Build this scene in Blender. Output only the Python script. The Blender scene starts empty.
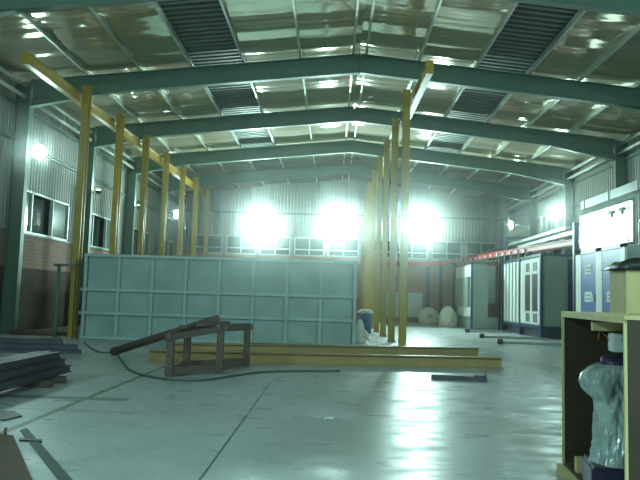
import bpy, bmesh, math, random
from mathutils import Vector, Matrix, Euler
random.seed(7)
C = bpy.context.scene.collection
R = math.radians

# ------------------------------------------------------------------ camera
F = 660.0
CAM = Vector((0, 0, 1.6))
cam_d = bpy.data.cameras.new('camera'); cam = bpy.data.objects.new('camera', cam_d); C.objects.link(cam)
cam_d.sensor_width = 36.0; cam_d.lens = F / 640.0 * 36.0; cam_d.clip_end = 300
CR = Matrix.Rotation(R(1.19), 3, 'Z') @ Matrix.Rotation(R(90 + 4.99), 3, 'X') @ Matrix.Rotation(R(1.7), 3, 'Z')
cam.matrix_world = Matrix.Translation(CAM) @ CR.to_4x4()
bpy.context.scene.camera = cam

def ray(px, py): return CR @ Vector(((px - 320) / F, -(py - 240) / F, -1))
def at(px, py, Y):
    d = ray(px, py); return CAM + d * (Y / d.y)
def gnd(px, py, z=0.0):
    d = ray(px, py); return CAM + d * ((z - CAM.z) / d.z)

# ------------------------------------------------------------------ materials
def new_mat(name):
    m = bpy.data.materials.new(name); m.use_nodes = True
    return m, m.node_tree.nodes, m.node_tree.links, m.node_tree.nodes['Principled BSDF']

def mat(name, col, rough=0.5, metal=0.0, var=0.12, scale=3.0, bump=0.0, bscale=30.0, stretch=(1, 1, 1), **kw):
    m, n, l, p = new_mat(name)
    tc = n.new('ShaderNodeTexCoord'); mp = n.new('ShaderNodeMapping'); mp.inputs['Scale'].default_value = stretch
    l.new(tc.outputs['Object'], mp.inputs['Vector'])
    nz = n.new('ShaderNodeTexNoise'); nz.inputs['Scale'].default_value = scale; nz.inputs['Detail'].default_value = 6
    l.new(mp.outputs['Vector'], nz.inputs['Vector'])
    cr = n.new('ShaderNodeValToRGB')
    a = [max(0, c * (1 - var)) for c in col]; b = [min(1, c * (1 + var)) for c in col]
    cr.color_ramp.elements[0].position = 0.3; cr.color_ramp.elements[1].position = 0.7
    cr.color_ramp.elements[0].color = (*a, 1); cr.color_ramp.elements[1].color = (*b, 1)
    l.new(nz.outputs['Fac'], cr.inputs['Fac']); l.new(cr.outputs['Color'], p.inputs['Base Color'])
    p.inputs['Roughness'].default_value = rough; p.inputs['Metallic'].default_value = metal
    for k, v in kw.items(): p.inputs[k.replace('_', ' ')].default_value = v
    if bump:
        n2 = n.new('ShaderNodeTexNoise'); n2.inputs['Scale'].default_value = bscale; n2.inputs['Detail'].default_value = 4
        l.new(mp.outputs['Vector'], n2.inputs['Vector'])
        bp = n.new('ShaderNodeBump'); bp.inputs['Strength'].default_value = bump; bp.inputs['Distance'].default_value = 0.02
        l.new(n2.outputs['Fac'], bp.inputs['Height']); l.new(bp.outputs['Normal'], p.inputs['Normal'])
    return m

def emit(name, col, s):
    m, n, l, p = new_mat(name)
    p.inputs['Base Color'].default_value = (0.8, 0.8, 0.8, 1)
    p.inputs['Emission Color'].default_value = (*col, 1); p.inputs['Emission Strength'].default_value = s
    return m

def floor_mat():
    m, n, l, p = new_mat('polished_concrete')
    g = n.new('ShaderNodeTexCoord')
    def noise(scale, det, vec=None, st=None):
        z = n.new('ShaderNodeTexNoise'); z.inputs['Scale'].default_value = scale; z.inputs['Detail'].default_value = det
        mp = n.new('ShaderNodeMapping'); mp.inputs['Scale'].default_value = st or (1, 1, 1)
        l.new(g.outputs['Object'], mp.inputs['Vector']); l.new(mp.outputs['Vector'], z.inputs['Vector']); return z
    a = noise(0.35, 8); b = noise(3.0, 4, st=(1, 0.5, 1))
    r1 = n.new('ShaderNodeValToRGB'); r1.color_ramp.elements[0].position = .15; r1.color_ramp.elements[1].position = .85
    r1.color_ramp.elements[0].color = (.42, .45, .46, 1); r1.color_ramp.elements[1].color = (.55, .59, .61, 1)
    l.new(a.outputs['Fac'], r1.inputs['Fac'])
    r2 = n.new('ShaderNodeValToRGB'); r2.color_ramp.elements[0].position = .1; r2.color_ramp.elements[1].position = .9
    r2.color_ramp.elements[0].color = (.90, .90, .89, 1); r2.color_ramp.elements[1].color = (1, 1, 1, 1)
    l.new(b.outputs['Fac'], r2.inputs['Fac'])
    mx = n.new('ShaderNodeMix'); mx.data_type = 'RGBA'; mx.blend_type = 'MULTIPLY'; mx.inputs['Factor'].default_value = 1
    l.new(r1.outputs['Color'], mx.inputs['A']); l.new(r2.outputs['Color'], mx.inputs['B'])
    sx = n.new('ShaderNodeSeparateXYZ'); l.new(g.outputs['Object'], sx.inputs['Vector'])
    last = mx.outputs['Result']
    def line(axis, pos, w, col, lo=None, hi=None):
        nonlocal last
        s = n.new('ShaderNodeMath'); s.operation = 'SUBTRACT'; l.new(sx.outputs[axis], s.inputs[0]); s.inputs[1].default_value = pos
        ab = n.new('ShaderNodeMath'); ab.operation = 'ABSOLUTE'; l.new(s.outputs[0], ab.inputs[0])
        lt = n.new('ShaderNodeMath'); lt.operation = 'LESS_THAN'; l.new(ab.outputs[0], lt.inputs[0]); lt.inputs[1].default_value = w
        f = lt.outputs[0]
        other = 'Y' if axis == 'X' else 'X'
        for v, op in ((lo, 'GREATER_THAN'), (hi, 'LESS_THAN')):
            if v is None: continue
            q = n.new('ShaderNodeMath'); q.operation = op; l.new(sx.outputs[other], q.inputs[0]); q.inputs[1].default_value = v
            mm = n.new('ShaderNodeMath'); mm.operation = 'MULTIPLY'; l.new(f, mm.inputs[0]); l.new(q.outputs[0], mm.inputs[1]); f = mm.outputs[0]
        k = n.new('ShaderNodeMix'); k.data_type = 'RGBA'; l.new(f, k.inputs['Factor'])
        l.new(last, k.inputs['A']); k.inputs['B'].default_value = (*col, 1); last = k.outputs['Result']
    line('X', -1.10, .012, (.12, .13, .12), 0, 12.5)          # saw joint running into the hall
    line('X', -3.62, .05, (.20, .21, .16), 3, 16)             # broad dull line on the left
    line('Y', 9.95, .14, (.22, .25, .24), -5, -3.0)           # cast shadow painted as a dark band
    line('Y', 8.95, .015, (.16, .18, .17), -6, -2.5)          # thin dark cross line
    l.new(last, p.inputs['Base Color'])
    c = noise(2.2, 5, st=(.7, 1.2, 1)); rr = n.new('ShaderNodeMapRange')
    rr.inputs['From Min'].default_value = .2; rr.inputs['From Max'].default_value = .8
    rr.inputs['To Min'].default_value = .14; rr.inputs['To Max'].default_value = .58
    l.new(c.outputs['Fac'], rr.inputs['Value']); l.new(rr.outputs['Result'], p.inputs['Roughness'])
    d = noise(4.0, 4, st=(.6, 1.7, 1)); bp = n.new('ShaderNodeBump'); bp.inputs['Strength'].default_value = .22; bp.inputs['Distance'].default_value = .02
    l.new(d.outputs['Fac'], bp.inputs['Height']); l.new(bp.outputs['Normal'], p.inputs['Normal'])
    p.inputs['Specular IOR Level'].default_value = .3
    return m

def brick_mat(name, axis, c1, c2, mort):
    m, n, l, p = new_mat(name)
    g = n.new('ShaderNodeTexCoord'); sx = n.new('ShaderNodeSeparateXYZ'); cb = n.new('ShaderNodeCombineXYZ')
    l.new(g.outputs['Object'], sx.inputs['Vector']); l.new(sx.outputs[axis], cb.inputs['X']); l.new(sx.outputs['Z'], cb.inputs['Y'])
    b = n.new('ShaderNodeTexBrick'); b.inputs['Scale'].default_value = 1.0
    b.inputs['Brick Width'].default_value = .42; b.inputs['Row Height'].default_value = .14; b.inputs['Mortar Size'].default_value = .014
    b.inputs['Color1'].default_value = (*c1, 1); b.inputs['Color2'].default_value = (*c2, 1); b.inputs['Mortar'].default_value = (*mort, 1)
    l.new(cb.outputs['Vector'], b.inputs['Vector']); l.new(b.outputs['Color'], p.inputs['Base Color'])
    bp = n.new('ShaderNodeBump'); bp.inputs['Strength'].default_value = .4; bp.inputs['Distance'].default_value = .01; bp.invert = True
    l.new(b.outputs['Fac'], bp.inputs['Height']); l.new(bp.outputs['Normal'], p.inputs['Normal'])
    p.inputs['Roughness'].default_value = .85
    return m

LCOL = (.64, 1.0, .92)
NCOL = (.56, 1.0, .98)
M = {}
M['floor'] = floor_mat()
M['brick'] = brick_mat('pinkish_brick', 'Y', (.33, .20, .165), (.40, .25, .20), (.40, .34, .30))
M['brick_back'] = brick_mat('orange_brick', 'X', (.60, .30, .20), (.66, .36, .25), (.5, .40, .32))
M['brick_shade'] = brick_mat('shade_darkened_brick', 'Y', (.075, .045, .033), (.095, .06, .045), (.085, .065, .05))  # shade along the lower wall painted into the brick colour
M['clad'] = mat('wall_cladding', (.38, .39, .35), .5, .0, .06, 1.0)
def foil_mat():
    m = mat('silver_foil_insulation', (.48, .41, .28), .7, 0.0, .18, .8, bump=.3, bscale=4.0, stretch=(.4, 2.6, 1))
    n, l = m.node_tree.nodes, m.node_tree.links; p = n['Principled BSDF']
    g = n.new('ShaderNodeBsdfGlossy'); g.inputs['Color'].default_value = (.88, .84, .70, 1); g.inputs['Roughness'].default_value = .10
    nz = n.new('ShaderNodeTexNoise'); nz.inputs['Scale'].default_value = 1.3; mp = n.new('ShaderNodeMapping'); mp.inputs['Scale'].default_value = (.5, 2.2, 1)
    tc = n.new('ShaderNodeTexCoord'); l.new(tc.outputs['Object'], mp.inputs['Vector']); l.new(mp.outputs['Vector'], nz.inputs['Vector'])
    bp = n.new('ShaderNodeBump'); bp.inputs['Strength'].default_value = .2; bp.inputs['Distance'].default_value = .02
    l.new(nz.outputs['Fac'], bp.inputs['Height']); l.new(bp.outputs['Normal'], g.inputs['Normal'])
    x = n.new('ShaderNodeMixShader'); x.inputs['Fac'].default_value = .50
    l.new(p.outputs['BSDF'], x.inputs[1]); l.new(g.outputs['BSDF'], x.inputs[2]); l.new(x.outputs['Shader'], n['Material Output'].inputs['Surface'])
    return m
M['foil'] = foil_mat()
M['skylight'] = mat('dark_corrugated_sheet', (.16, .19, .15), .5, .0, .15, 2.0)
M['steel'] = mat('grey_green_painted_steel', (.13, .215, .16), .45, .0, .08, 1.5)
M['purlin'] = mat('galvanised_purlin', (.58, .62, .56), .42, .2, .10, 2.0)
M['tank'] = mat('grey_primed_plate', (.36, .46, .45), .55, .0, .16, .9)
M['tankrib'] = mat('grey_primed_rib_lit', (.44, .55, .54), .5, .0, .10, 2.0)  # tank primer made lighter, the light on the ribs put into the colour
M['yellow'] = mat('yellow_paint', (.46, .30, .035), .33, .0, .12, 1.5)
M['yellow_floor'] = mat('pale_yellow_paint', (.36, .25, .09), .5, .0, .15, 1.5)
M['dark'] = mat('dark_steel', (.075, .072, .095), .42, .2, .25, 4.0)
M['rust'] = mat('brown_rusty_steel', (.14, .09, .07), .7, .2, .3, 6.0)
M['oldwood'] = mat('weathered_timber', (.115, .08, .065), .8, .0, .25, 6.0, stretch=(1, 1, 4))
M['pine'] = mat('pine_wood', (.62, .52, .26), .65, .0, .15, 5.0, stretch=(1, 1, .3))
M['ply'] = mat('tan_plywood', (.60, .50, .24), .6, .0, .08, 2.0, stretch=(3, 3, .5))
M['board'] = mat('dark_brown_hardboard', (.055, .033, .018), .6, .0, .15, 3.0)
M['board2'] = mat('brown_board', (.11, .065, .045), .6, .0, .15, 3.0)
M['plastic'] = mat('crinkled_clear_wrap', (.42, .50, .49), .13, .0, .3, 7.0, bump=1.0, bscale=17.0, stretch=(1, 1, .7), Coat_Weight=1.0, Coat_Roughness=.10)
M['purple'] = mat('dark_purple_enamel', (.055, .04, .09), .35, .0, .2, 3.0)
M['lgrey'] = mat('light_grey_enamel', (.66, .72, .70), .4, .0, .08, 2.0)
M['white'] = mat('white_panel_paint', (.74, .77, .74), .45, .0, .05, 2.0)
M['grey'] = mat('grey_panel', (.33, .40, .36), .5, .0, .08, 1.0)
M['blue'] = mat('blue_door_paint', (.055, .12, .40), .4, .0, .10, 1.5)
M['dblue'] = mat('dark_blue_paint', (.025, .055, .13), .4, .0, .15, 2.0)
M['red'] = mat('red_paint', (.55, .035, .05), .45, .0, .12, 2.0)
M['galv'] = mat('galvanised_duct', (.42, .46, .44), .4, .2, .08, 2.0)
M['glass'] = mat('dark_night_glass', (.02, .03, .03), .06, .0, .2, 1.0)
M['frost'] = mat('pale_sliding_sash_glass', (.16, .22, .20), .12, .0, .2, 1.0)
M['alu'] = mat('aluminium_frame', (.66, .70, .67), .4, .2, .06, 2.0)
M['sack'] = mat('white_woven_sack', (.80, .80, .72), .8, .0, .12, 4.0, bump=.5, bscale=14)
M['bluedrum'] = mat('blue_plastic_drum', (.05, .12, .30), .4, .0, .12, 2.0)
M['black'] = mat('black_plastic', (.012, .014, .014), .35, .0, .3, 5.0, bump=.4, bscale=12)
M['paper'] = mat('white_paper', (.75, .77, .75), .7, .0, .06, 9.0)
M['ink'] = mat('grey_printing', (.30, .33, .38), .7, .0, .06, 9.0)
M['hose'] = mat('grey_green_hose', (.055, .085, .075), .5, .0, .15, 9.0)
M['housing'] = mat('black_lamp_housing', (.04, .045, .045), .5, .3, .2, 6.0)
M['lens_back'] = emit('lit_lamp_lens_strong', LCOL, 520)
M['lens_side'] = emit('lit_lamp_lens_soft', LCOL, 120)
M['lens_near'] = emit('lit_lamp_lens_near', NCOL, 330)
M['lens_star'] = emit('lit_lamp_lens_star', LCOL, 150)
M['lens_small'] = emit('lit_lamp_lens_small', LCOL, 260)
M['glow_panel'] = emit('emissive_white_panel', LCOL, 2.2)  # white panel's brightness put in as even surface emission
M['orange'] = mat('orange_wire', (.6, .15, .03), .5)

# ------------------------------------------------------------------ mesh helpers
class MB:
    def __init__(s): s.bm = bmesh.new()
    def face(s, pts):
        return s.bm.faces.new([s.bm.verts.new(p) for p in pts])
    def box(s, c, d, rot=None, bev=0.0):
        bm2 = bmesh.new(); bmesh.ops.create_cube(bm2, size=1)
        for v in bm2.verts: v.co = Vector((v.co.x * d[0], v.co.y * d[1], v.co.z * d[2]))
        if bev: bmesh.ops.bevel(bm2, geom=bm2.edges[:], offset=bev, segments=2, affect='EDGES')
        m = Matrix.Translation(Vector(c)) @ (rot.to_4x4() if rot else Matrix.Identity(4))
        s._merge(bm2, m); return s
    def bb(s, x0, x1, y0, y1, z0, z1, bev=0.0):
        return s.box(((x0 + x1) / 2, (y0 + y1) / 2, (z0 + z1) / 2), (abs(x1 - x0), abs(y1 - y0), abs(z1 - z0)), None, bev)
    def _merge(s, bm2, m):
        mp = {}
        for v in bm2.verts: mp[v] = s.bm.verts.new(m @ v.co)
        for f in bm2.faces:
            try: s.bm.faces.new([mp[v] for v in f.verts]).smooth = f.smooth
            except ValueError: pass
        bm2.free()
    def prism(s, prof, p0, p1, up=(0, 0, 1)):
        p0 = Vector(p0); p1 = Vector(p1); d = (p1 - p0).normalized(); up = Vector(up)
        r = d.cross(up).normalized(); u = r.cross(d).normalized()
        a = [s.bm.verts.new(p0 + r * x + u * y) for x, y in prof]
        b = [s.bm.verts.new(p1 + r * x + u * y) for x, y in prof]
        n = len(prof)
        for i in range(n):
            s.bm.faces.new([a[i], a[(i + 1) % n], b[(i + 1) % n], b[i]])
        s.bm.faces.new(a[::-1]); s.bm.faces.new(b); return s
    def ibeam(s, p0, p1, h, w, tw=.02, tf=.025, up=(0, 0, 1)):
        h2, w2, t = h / 2, w / 2, tw / 2
        return s.prism([(-w2, -h2), (w2, -h2), (w2, -h2 + tf), (t, -h2 + tf), (t, h2 - tf), (w2, h2 - tf), (w2, h2), (-w2, h2), (-w2, h2 - tf), (-t, h2 - tf), (-t, -h2 + tf), (-w2, -h2 + tf)], p0, p1, up)
    def channel(s, p0, p1, h, w, t=.015, up=(0, 0, 1)):
        h2, w2 = h / 2, w / 2
        return s.prism([(-w2, -h2), (w2, -h2), (w2, -h2 + t), (-w2 + t, -h2 + t), (-w2 + t, h2 - t), (w2, h2 - t), (w2, h2), (-w2, h2)], p0, p1, up)
    def bar(s, p0, p1, h, w, up=(0, 0, 1)):
        return s.prism([(-w / 2, -h / 2), (w / 2, -h / 2), (w / 2, h / 2), (-w / 2, h / 2)], p0, p1, up)
    def tube(s, pts, r, n=8):
        pts = [Vector(p) for p in pts]; rings = []
        rr = r if isinstance(r, (list, tuple)) else [r] * len(pts)
        for i, p in enumerate(pts):
            d = (pts[min(i + 1, len(pts) - 1)] - pts[max(i - 1, 0)]).normalized()
            a = d.cross(Vector((0, 0, 1)))
            if a.length < 1e-3: a = Vector((1, 0, 0))
            a.normalize(); b = d.cross(a).normalized()
            rings.append([s.bm.verts.new(p + (a * math.cos(2 * math.pi * k / n) + b * math.sin(2 * math.pi * k / n)) * rr[i]) for k in range(n)])
        for i in range(len(rings) - 1):
            for k in range(n):
                s.bm.faces.new([rings[i][k], rings[i][(k + 1) % n], rings[i + 1][(k + 1) % n], rings[i + 1][k]]).smooth = True
        s.bm.faces.new(rings[0][::-1]); s.bm.faces.new(rings[-1]); return s
    def lathe(s, prof, c=(0, 0, 0), n=24, wob=None):
        rings = []
        for r, z in prof:
            ring = []
            for k in range(n):
                a = 2 * math.pi * k / n; q = r * (wob(a, z) if wob else 1)
                ring.append(s.bm.verts.new((c[0] + q * math.cos(a), c[1] + q * math.sin(a), c[2] + z)))
            rings.append(ring)
        for i in range(len(rings) - 1):
            for k in range(n):
                s.bm.faces.new([rings[i][k], rings[i][(k + 1) % n], rings[i + 1][(k + 1) % n], rings[i + 1][k]]).smooth = True
        s.bm.faces.new(rings[0][::-1]); s.bm.faces.new(rings[-1]); return s
    def build(s, name, m, parent=None, world=False, loc=None):
        if world and parent is not None:
            off = parent.location
            for v in s.bm.verts: v.co = v.co - off
        if loc is not None:
            for v in s.bm.verts: v.co = v.co - Vector(loc)
        bmesh.ops.recalc_face_normals(s.bm, faces=s.bm.faces[:])
        me = bpy.data.meshes.new(name); s.bm.to_mesh(me); s.bm.free()
        me.materials.append(M[m] if isinstance(m, str) else m)
        o = bpy.data.objects.new(name, me); C.objects.link(o)
        if parent: o.parent = parent
        if loc is not None: o.location = loc
        return o

def tag(o, label=None, cat=None, group=None, kind=None):
    if label: o['label'] = label
    if cat: o['category'] = cat
    if group: o['group'] = group
    if kind: o['kind'] = kind
    return o
def thing(name, label, cat, loc=(0, 0, 0), rotz=0.0, group=None):
    o = bpy.data.objects.new(name, None); C.objects.link(o); o.empty_display_size = .2
    o.location = loc; o.rotation_euler = (0, 0, rotz)
    return tag(o, label, cat, group)
def struct(o): o['kind'] = 'structure'; return o
def dup(root, loc=None, rot=None, label=None, group=None):
    def cp(o, par):
        c = o.copy(); C.objects.link(c)
        if par: c.parent = par
        for ch in o.children: cp(ch, c)
        return c
    r = cp(root, None)
    if loc is not None: r.location = loc
    if rot is not None: r.rotation_euler = rot
    if label: r['label'] = label
    if group: r['group'] = group
    return r

# ------------------------------------------------------------------ hall dimensions
XC = 0.77; XL, XR = -11.86, 13.36           # wall faces
Y0, Y1 = -9.0, 50.0
RIDGE, SL = 10.53, 0.104                    # rafter top
def rt(x): return RIDGE - SL * abs(x - XC)
FR = [16.6, 23.6, 30.2, 36.8, 43.4]

# floor
mb = MB(); mb.face([(XL - .4, Y0 - .3, 0), (XR + .4, Y0 - .3, 0), (XR + .4, Y1 + .4, 0), (XL - .4, Y1 + .4, 0)])
fl = struct(mb.build('floor', 'floor'))

# roof: foil blankets and dark corrugated strips
def zr(x): return rt(x) + .23
ph = [random.uniform(0, 6.28) for _ in range(40)]
def foil(x0, x1, name, seed):
    mb = MB(); rnd = random.Random(seed)
    nx = 5; ys = [Y0 + .1 * i for i in range(int((Y1 - Y0) / .1) + 1)]
    a, b, c = rnd.uniform(0, 6.28), rnd.uniform(0, 6.28), rnd.uniform(0, 6.28)
    rows = []
    for y in ys:
        row = []
        for i in range(nx):
            t = i / (nx - 1); x = x0 + (x1 - x0) * t
            sag = math.sin(math.pi * t)
            w = (.034 * math.sin(2 * math.pi * y / 2.4 + a + .05 * t)) + .008 * math.sin(2 * math.pi * y / .94 + b - .3 * t) + .004 * math.sin(2 * math.pi * y / .41 + c + .6 * t)
            z = zr(x) - .02 * sag + (w - .07)
            row.append(mb.bm.verts.new((x, y, z)))
        rows.append(row)
    for j in range(len(rows) - 1):
        for i in range(nx - 1):
            mb.bm.faces.new([rows[j][i], rows[j][i + 1], rows[j + 1][i + 1], rows[j + 1][i]]).smooth = True
    return struct(mb.build(name, 'foil'))
def corr(x0, x1, name):
    mb = MB(); prof = []
    y = Y0
    while y < Y1 - .01:
        prof += [(y, 0), (y + .15, 0), (y + .19, .10), (y + .29, .10)]; y += .33
    prof.append((Y1, 0))
    ra = [mb.bm.verts.new((x0, yy, zr(x0) + zz)) for yy, zz in prof]
    rb = [mb.bm.verts.new((x1, yy, zr(x1) + zz)) for yy, zz in prof]
    for i in range(len(prof) - 1): mb.bm.faces.new([ra[i], rb[i], rb[i + 1], ra[i + 1]])
    return struct(mb.build(name, 'skylight'))
OFF = [0, 2.16, 4.25, 6.15, 8.0, 9.97, 12.7]
k = 0
for sgn in (-1, 1):
    for i in range(6):
        a, b = XC + sgn * OFF[i], XC + sgn * OFF[i + 1]
        if i == 2: corr(min(a, b), max(a, b), 'ceiling')
        else: foil(min(a, b), max(a, b), 'ceiling', 11 + k)
        k += 1
mb = MB()      # outer roof skin
for sgn in (-1, 1):
    mb.face([(XC, Y0 - .3, zr(XC) + .3), (XC + sgn * 13.1, Y0 - .3, zr(XC + 13.1) + .3), (XC + sgn * 13.1, Y1 + .4, zr(XC + 13.1) + .3), (XC, Y1 + .4, zr(XC) + .3)])
struct(mb.build('ceiling', 'skylight'))

# walls
WB, WT = 3.7, 5.4
WIN = [(f + .5, f + 5.4) for f in (-9.4, -2.8, 3.8, 10.4, 17.0, 23.6, 30.2, 36.8, 43.4) if f + .5 > Y0 + .2]
def ribbed(mb, axis, pos, a0, a1, z0, z1, inward, step=.25):
    """vertical-ribbed cladding; the ribs stand out by 3.5 cm"""
    prof = []; t = a0
    while t < a1 - 1e-4:
        for dt, h in ((0, 0), (step * .55, 0), (step * .65, .035), (step * .9, .035)):
            if t + dt < a1 - 1e-4: prof.append((t + dt, h))
        t += step
    prof.append((a1, 0))
    def pt(s, h, z):
        z = z(s) if callable(z) else z
        return (pos + inward * h, s, z) if axis == 'Y' else (s, pos + inward * h, z)
    A = [mb.bm.verts.new(pt(s, h, z0)) for s, h in prof]; B = [mb.bm.verts.new(pt(s, h, z1)) for s, h in prof]
    for i in range(len(prof) - 1): mb.bm.faces.new([A[i], A[i + 1], B[i + 1], B[i]])
for side, x, inw in (('left', XL, 1), ('right', XR, -1)):
    mb = MB(); mb.bb(x, x - inw * .3, Y0, Y1, 2.4, WB - .02); w = struct(mb.build('wall_' + side, 'brick'))
    mb = MB(); mb.bb(x + inw * .02, x - inw * .3, Y0, Y1, 0, 2.4); mb.build('lower_brickwork', 'brick_shade', w)
    mb = MB(); top = rt(x) + .35
    ribbed(mb, 'Y', x, Y0, Y1, WT, top, inw)
    edges = [Y0] + [v for ab in WIN for v in ab] + [Y1]
    for i in range(0, len(edges), 2): ribbed(mb, 'Y', x, edges[i], edges[i + 1], WB, WT, inw)
    mb.bb(x - inw * .06, x - inw * .28, Y0, Y1, WT + .02, top)
    struct(mb.build('wall_' + side, 'clad', w)).name = 'wall_' + side + '_cladding'
    mb = MB(); mb.bb(x, x + inw * .06, Y0, Y1, WB - .02, WB + .05); struct(mb.build('trim_1' if side == 'left' else 'trim_2', 'steel'))
mb = MB(); mb.bb(XL - .3, XR + .3, Y1, Y1 + .3, 0, 4.7); wb = struct(mb.build('wall_back', 'brick_back'))
mb = MB(); ribbed(mb, 'X', Y1, XL, XR, 6.15, lambda x: rt(x) + .4, -1)
BW = [(XC + 2.6 * i - 1.15, XC + 2.6 * i + 1.15) for i in range(-4, 5)]
edges = [XL] + [v for ab in BW for v in ab] + [XR]
for i in range(0, len(edges), 2): ribbed(mb, 'X', Y1, edges[i], edges[i + 1], 4.7, 6.15, -1)
mb.bb(XL - .3, XR + .3, Y1 + .1, Y1 + .3, 6.2, 9.2)
struct(mb.build('wall_back', 'clad', wb)).name = 'wall_back_cladding'
mb = MB(); mb.bb(XL - .3, XR + .3, Y0 - .3, Y0, 0, 11.2); struct(mb.build('wall_front', 'clad'))

# windows
wn = 0
def side_window(x, inw, y0, y1, opened):
    global wn; wn += 1
    mb = MB(); t = .07; L = y1 - y0
    cuts = [y0 + t / 2, y0 + L * .27, y0 + L * .66, y1 - t / 2]
    for c in cuts: mb.bb(x - inw * .10, x + inw * .04, c - t / 2, c + t / 2, WB + .05, WT)
    for z in (WB + .085, WT - .035): mb.bb(x - inw * .10, x + inw * .04, y0, y1, z - .035, z + .035)
    fr = struct(mb.build('window_%d' % wn, 'alu'))
    for i in (0, 2):
        mb = MB(); mb.bb(x - inw * .04, x - inw * .055, cuts[i] + .03, cuts[i + 1] - .03, WB + .12, WT - .07)
        mb.build('pane', 'glass' if i == 1 else 'frost', fr)
    mb = MB(); mb.bb(x - inw * .22, x - inw * .26, y0 - .1, y1 + .1, WB, WT + .05); mb.build('reveal', 'glass', fr)
for (a, b) in WIN:
    if a > 16: side_window(XL, 1, a, b, True); side_window(XR, -1, a, b, True)
for (a, b) in BW:
    wn += 1; mb = MB(); t = .09
    for c in (a + t / 2, (a + b) / 2, b - t / 2): mb.bb(c - t / 2, c + t / 2, Y1 - .05, Y1 + .1, 4.72, 6.13)
    for z in (4.76, 5.2, 6.09): mb.bb(a, b, Y1 - .05, Y1 + .1, z - .045, z + .045)
    fr = struct(mb.build('window_%d' % wn, 'alu'))
    mb = MB(); mb.bb(a + .05, b - .05, Y1 + .05, Y1 + .065, 4.75, 6.1); mb.build('pane', 'glass', fr)

# portal frames
def portal(y, label):
    t = thing('portal_frame', label, 'steel frame', (XC, y, 0), 0, 'grey portal frames carrying the roof')
    he = 12.33
    for s in (-1, 1):
        xo = s * he
        mb = MB(); zc = rt(XC + xo) - .02
        mb.ibeam((xo - s * .02, 0, 0.03), (xo - s * .02, 0, zc), .52, .26, up=(1, 0, 0))
        for z in (zc - .75,): mb.bb(xo - .24, xo + .24, -.12, .12, z - .012, z + .012)
        col = mb.build('column', 'steel', t)
        mb = MB(); mb.bb(xo - .34, xo + .30, -.2, .2, 0, .03)
        for dx in (-.26, .24):
            for dy in (-.15, .15): mb.bb(xo + dx - .02, xo + dx + .02, dy - .02, dy + .02, .03, .07)
        mb.build('base_plate', 'steel', col)
        mb = MB()
        za, zb = rt(XC + s * 12.03) - .35, RIDGE - .35
        n = math.hypot(11.75, za - zb)
        mb.ibeam((0, 0, zb), (s * 12.03, 0, za), .70, .24)
        # tapered haunch under the eave end
        prof = [(s * 9.2, rt(XC + 9.2) - .70), (s * 12.05, rt(XC + 12.05) - .70), (s * 12.05, rt(XC + 12.05) - .98)]
        A = [mb.bm.verts.new((px, -.012, pz)) for px, pz in prof]; B = [mb.bm.verts.new((px, .012, pz)) for px, pz in prof]
        mb.bm.faces.new(A); mb.bm.faces.new(B[::-1])
        for i in range(3): mb.bm.faces.new([A[i], A[(i + 1) % 3], B[(i + 1) % 3], B[i]])
        mb.bar((s * 9.2, 0, rt(XC + 9.2) - .71), (s * 12.05, 0, rt(XC + 12.05) - .99), .025, .24)
        mb.build('rafter', 'steel', t)
    mb = MB(); mb.bb(-.018, .018, -.15, .15, RIDGE - .76, RIDGE + .01); mb.build('ridge_plate', 'steel', t)
    return t
fl_lab = ['foremost grey portal frame, only rafter ends show in the top corners',
          'big grey portal frame whose rafter sweeps right across the top of the picture',
          'second full portal frame behind the big rafter, its right column beside the white duct',
          'third full portal frame, its right column just left of the bright panel',
          'farthest portal frame, just in front of the back wall']
p0 = portal(FR[0], fl_lab[0])
for y, lb in zip(FR[1:], fl_lab[1:]): dup(p0, (XC, y, 0), label=lb)

# purlins on the rafters
side_n = {-1: 'left', 1: 'right'}
ordn = ['ridge', 'first', 'second', 'third', 'fourth', 'fifth']
for s in (-1, 1):
    for i, off in enumerate([.24, 2.16, 4.25, 6.15, 8.0, 9.97]):
        x = XC + s * off; mb = MB(); z = rt(x) + .09
        mb.channel((0, Y0, z), (0, Y1 - .05, z), .19, .075, .012)
        # lip of the section, catching the light
        lab = ('long steel purlin running along the ridge, on its %s side' % side_n[s]) if i == 0 else \
              ('long steel roof purlin, %s one to the %s of the ridge pair' % (ordn[i], side_n[s]))
        o = mb.build('roof_purlin', 'purlin'); o.location = (x, 0, 0); tag(o, lab, 'purlin', 'purlins under the foil roof')
for s, x in ((-1, XL + .42), (1, XR - .42)):
    for lo, hi, wd in ((16.73, 23.47, 'first'), (23.73, 30.07, 'second'), (30.33, 36.67, 'third'), (36.93, 43.27, 'fourth'), (43.53, 49.9, 'fifth')):
        t = thing('eave_strut', 'pair of pale tubes along the %s eave, %s bay counted from the front' % (side_n[s], wd), 'strut', (x, (lo + hi) / 2, rt(x) - .25), 0, 'eave tubes between the columns')
        L = (hi - lo) / 2
        for dx, z, nm in ((0, -.02, 'upper_tube'), (-s * .0, -.42, 'lower_tube')):
            m3 = MB(); m3.tube([(dx, -L, z), (dx, L, z)], .075, 10); m3.build(nm, 'purlin', t)
for s, x in ((-1, XL + .10), (1, XR - .10)):
    for z, wd in ((7.0, 'middle'), (8.35, 'upper')):
        mb = MB(); mb.channel((0, Y0 + .1, 0), (0, Y1 - .1, 0), .12, .09, .012, up=(0, 0, 1))
        o = mb.build('wall_girt', 'steel'); o.location = (x, 0, z)
        tag(o, '%s horizontal steel rail fixed along the %s wall cladding' % (wd, side_n[s]), 'wall rail', 'horizontal rails on the side walls')
mb = MB(); mb.channel((XL + .2, 0, 0), (XR - .2, 0, 0), .14, .09, .012); o = mb.build('wall_girt', 'steel'); o.location = (0, Y1 - .12, 7.9)
tag(o, 'horizontal steel rail across the back wall above the floodlights', 'wall rail', 'rail on the back wall')

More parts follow.
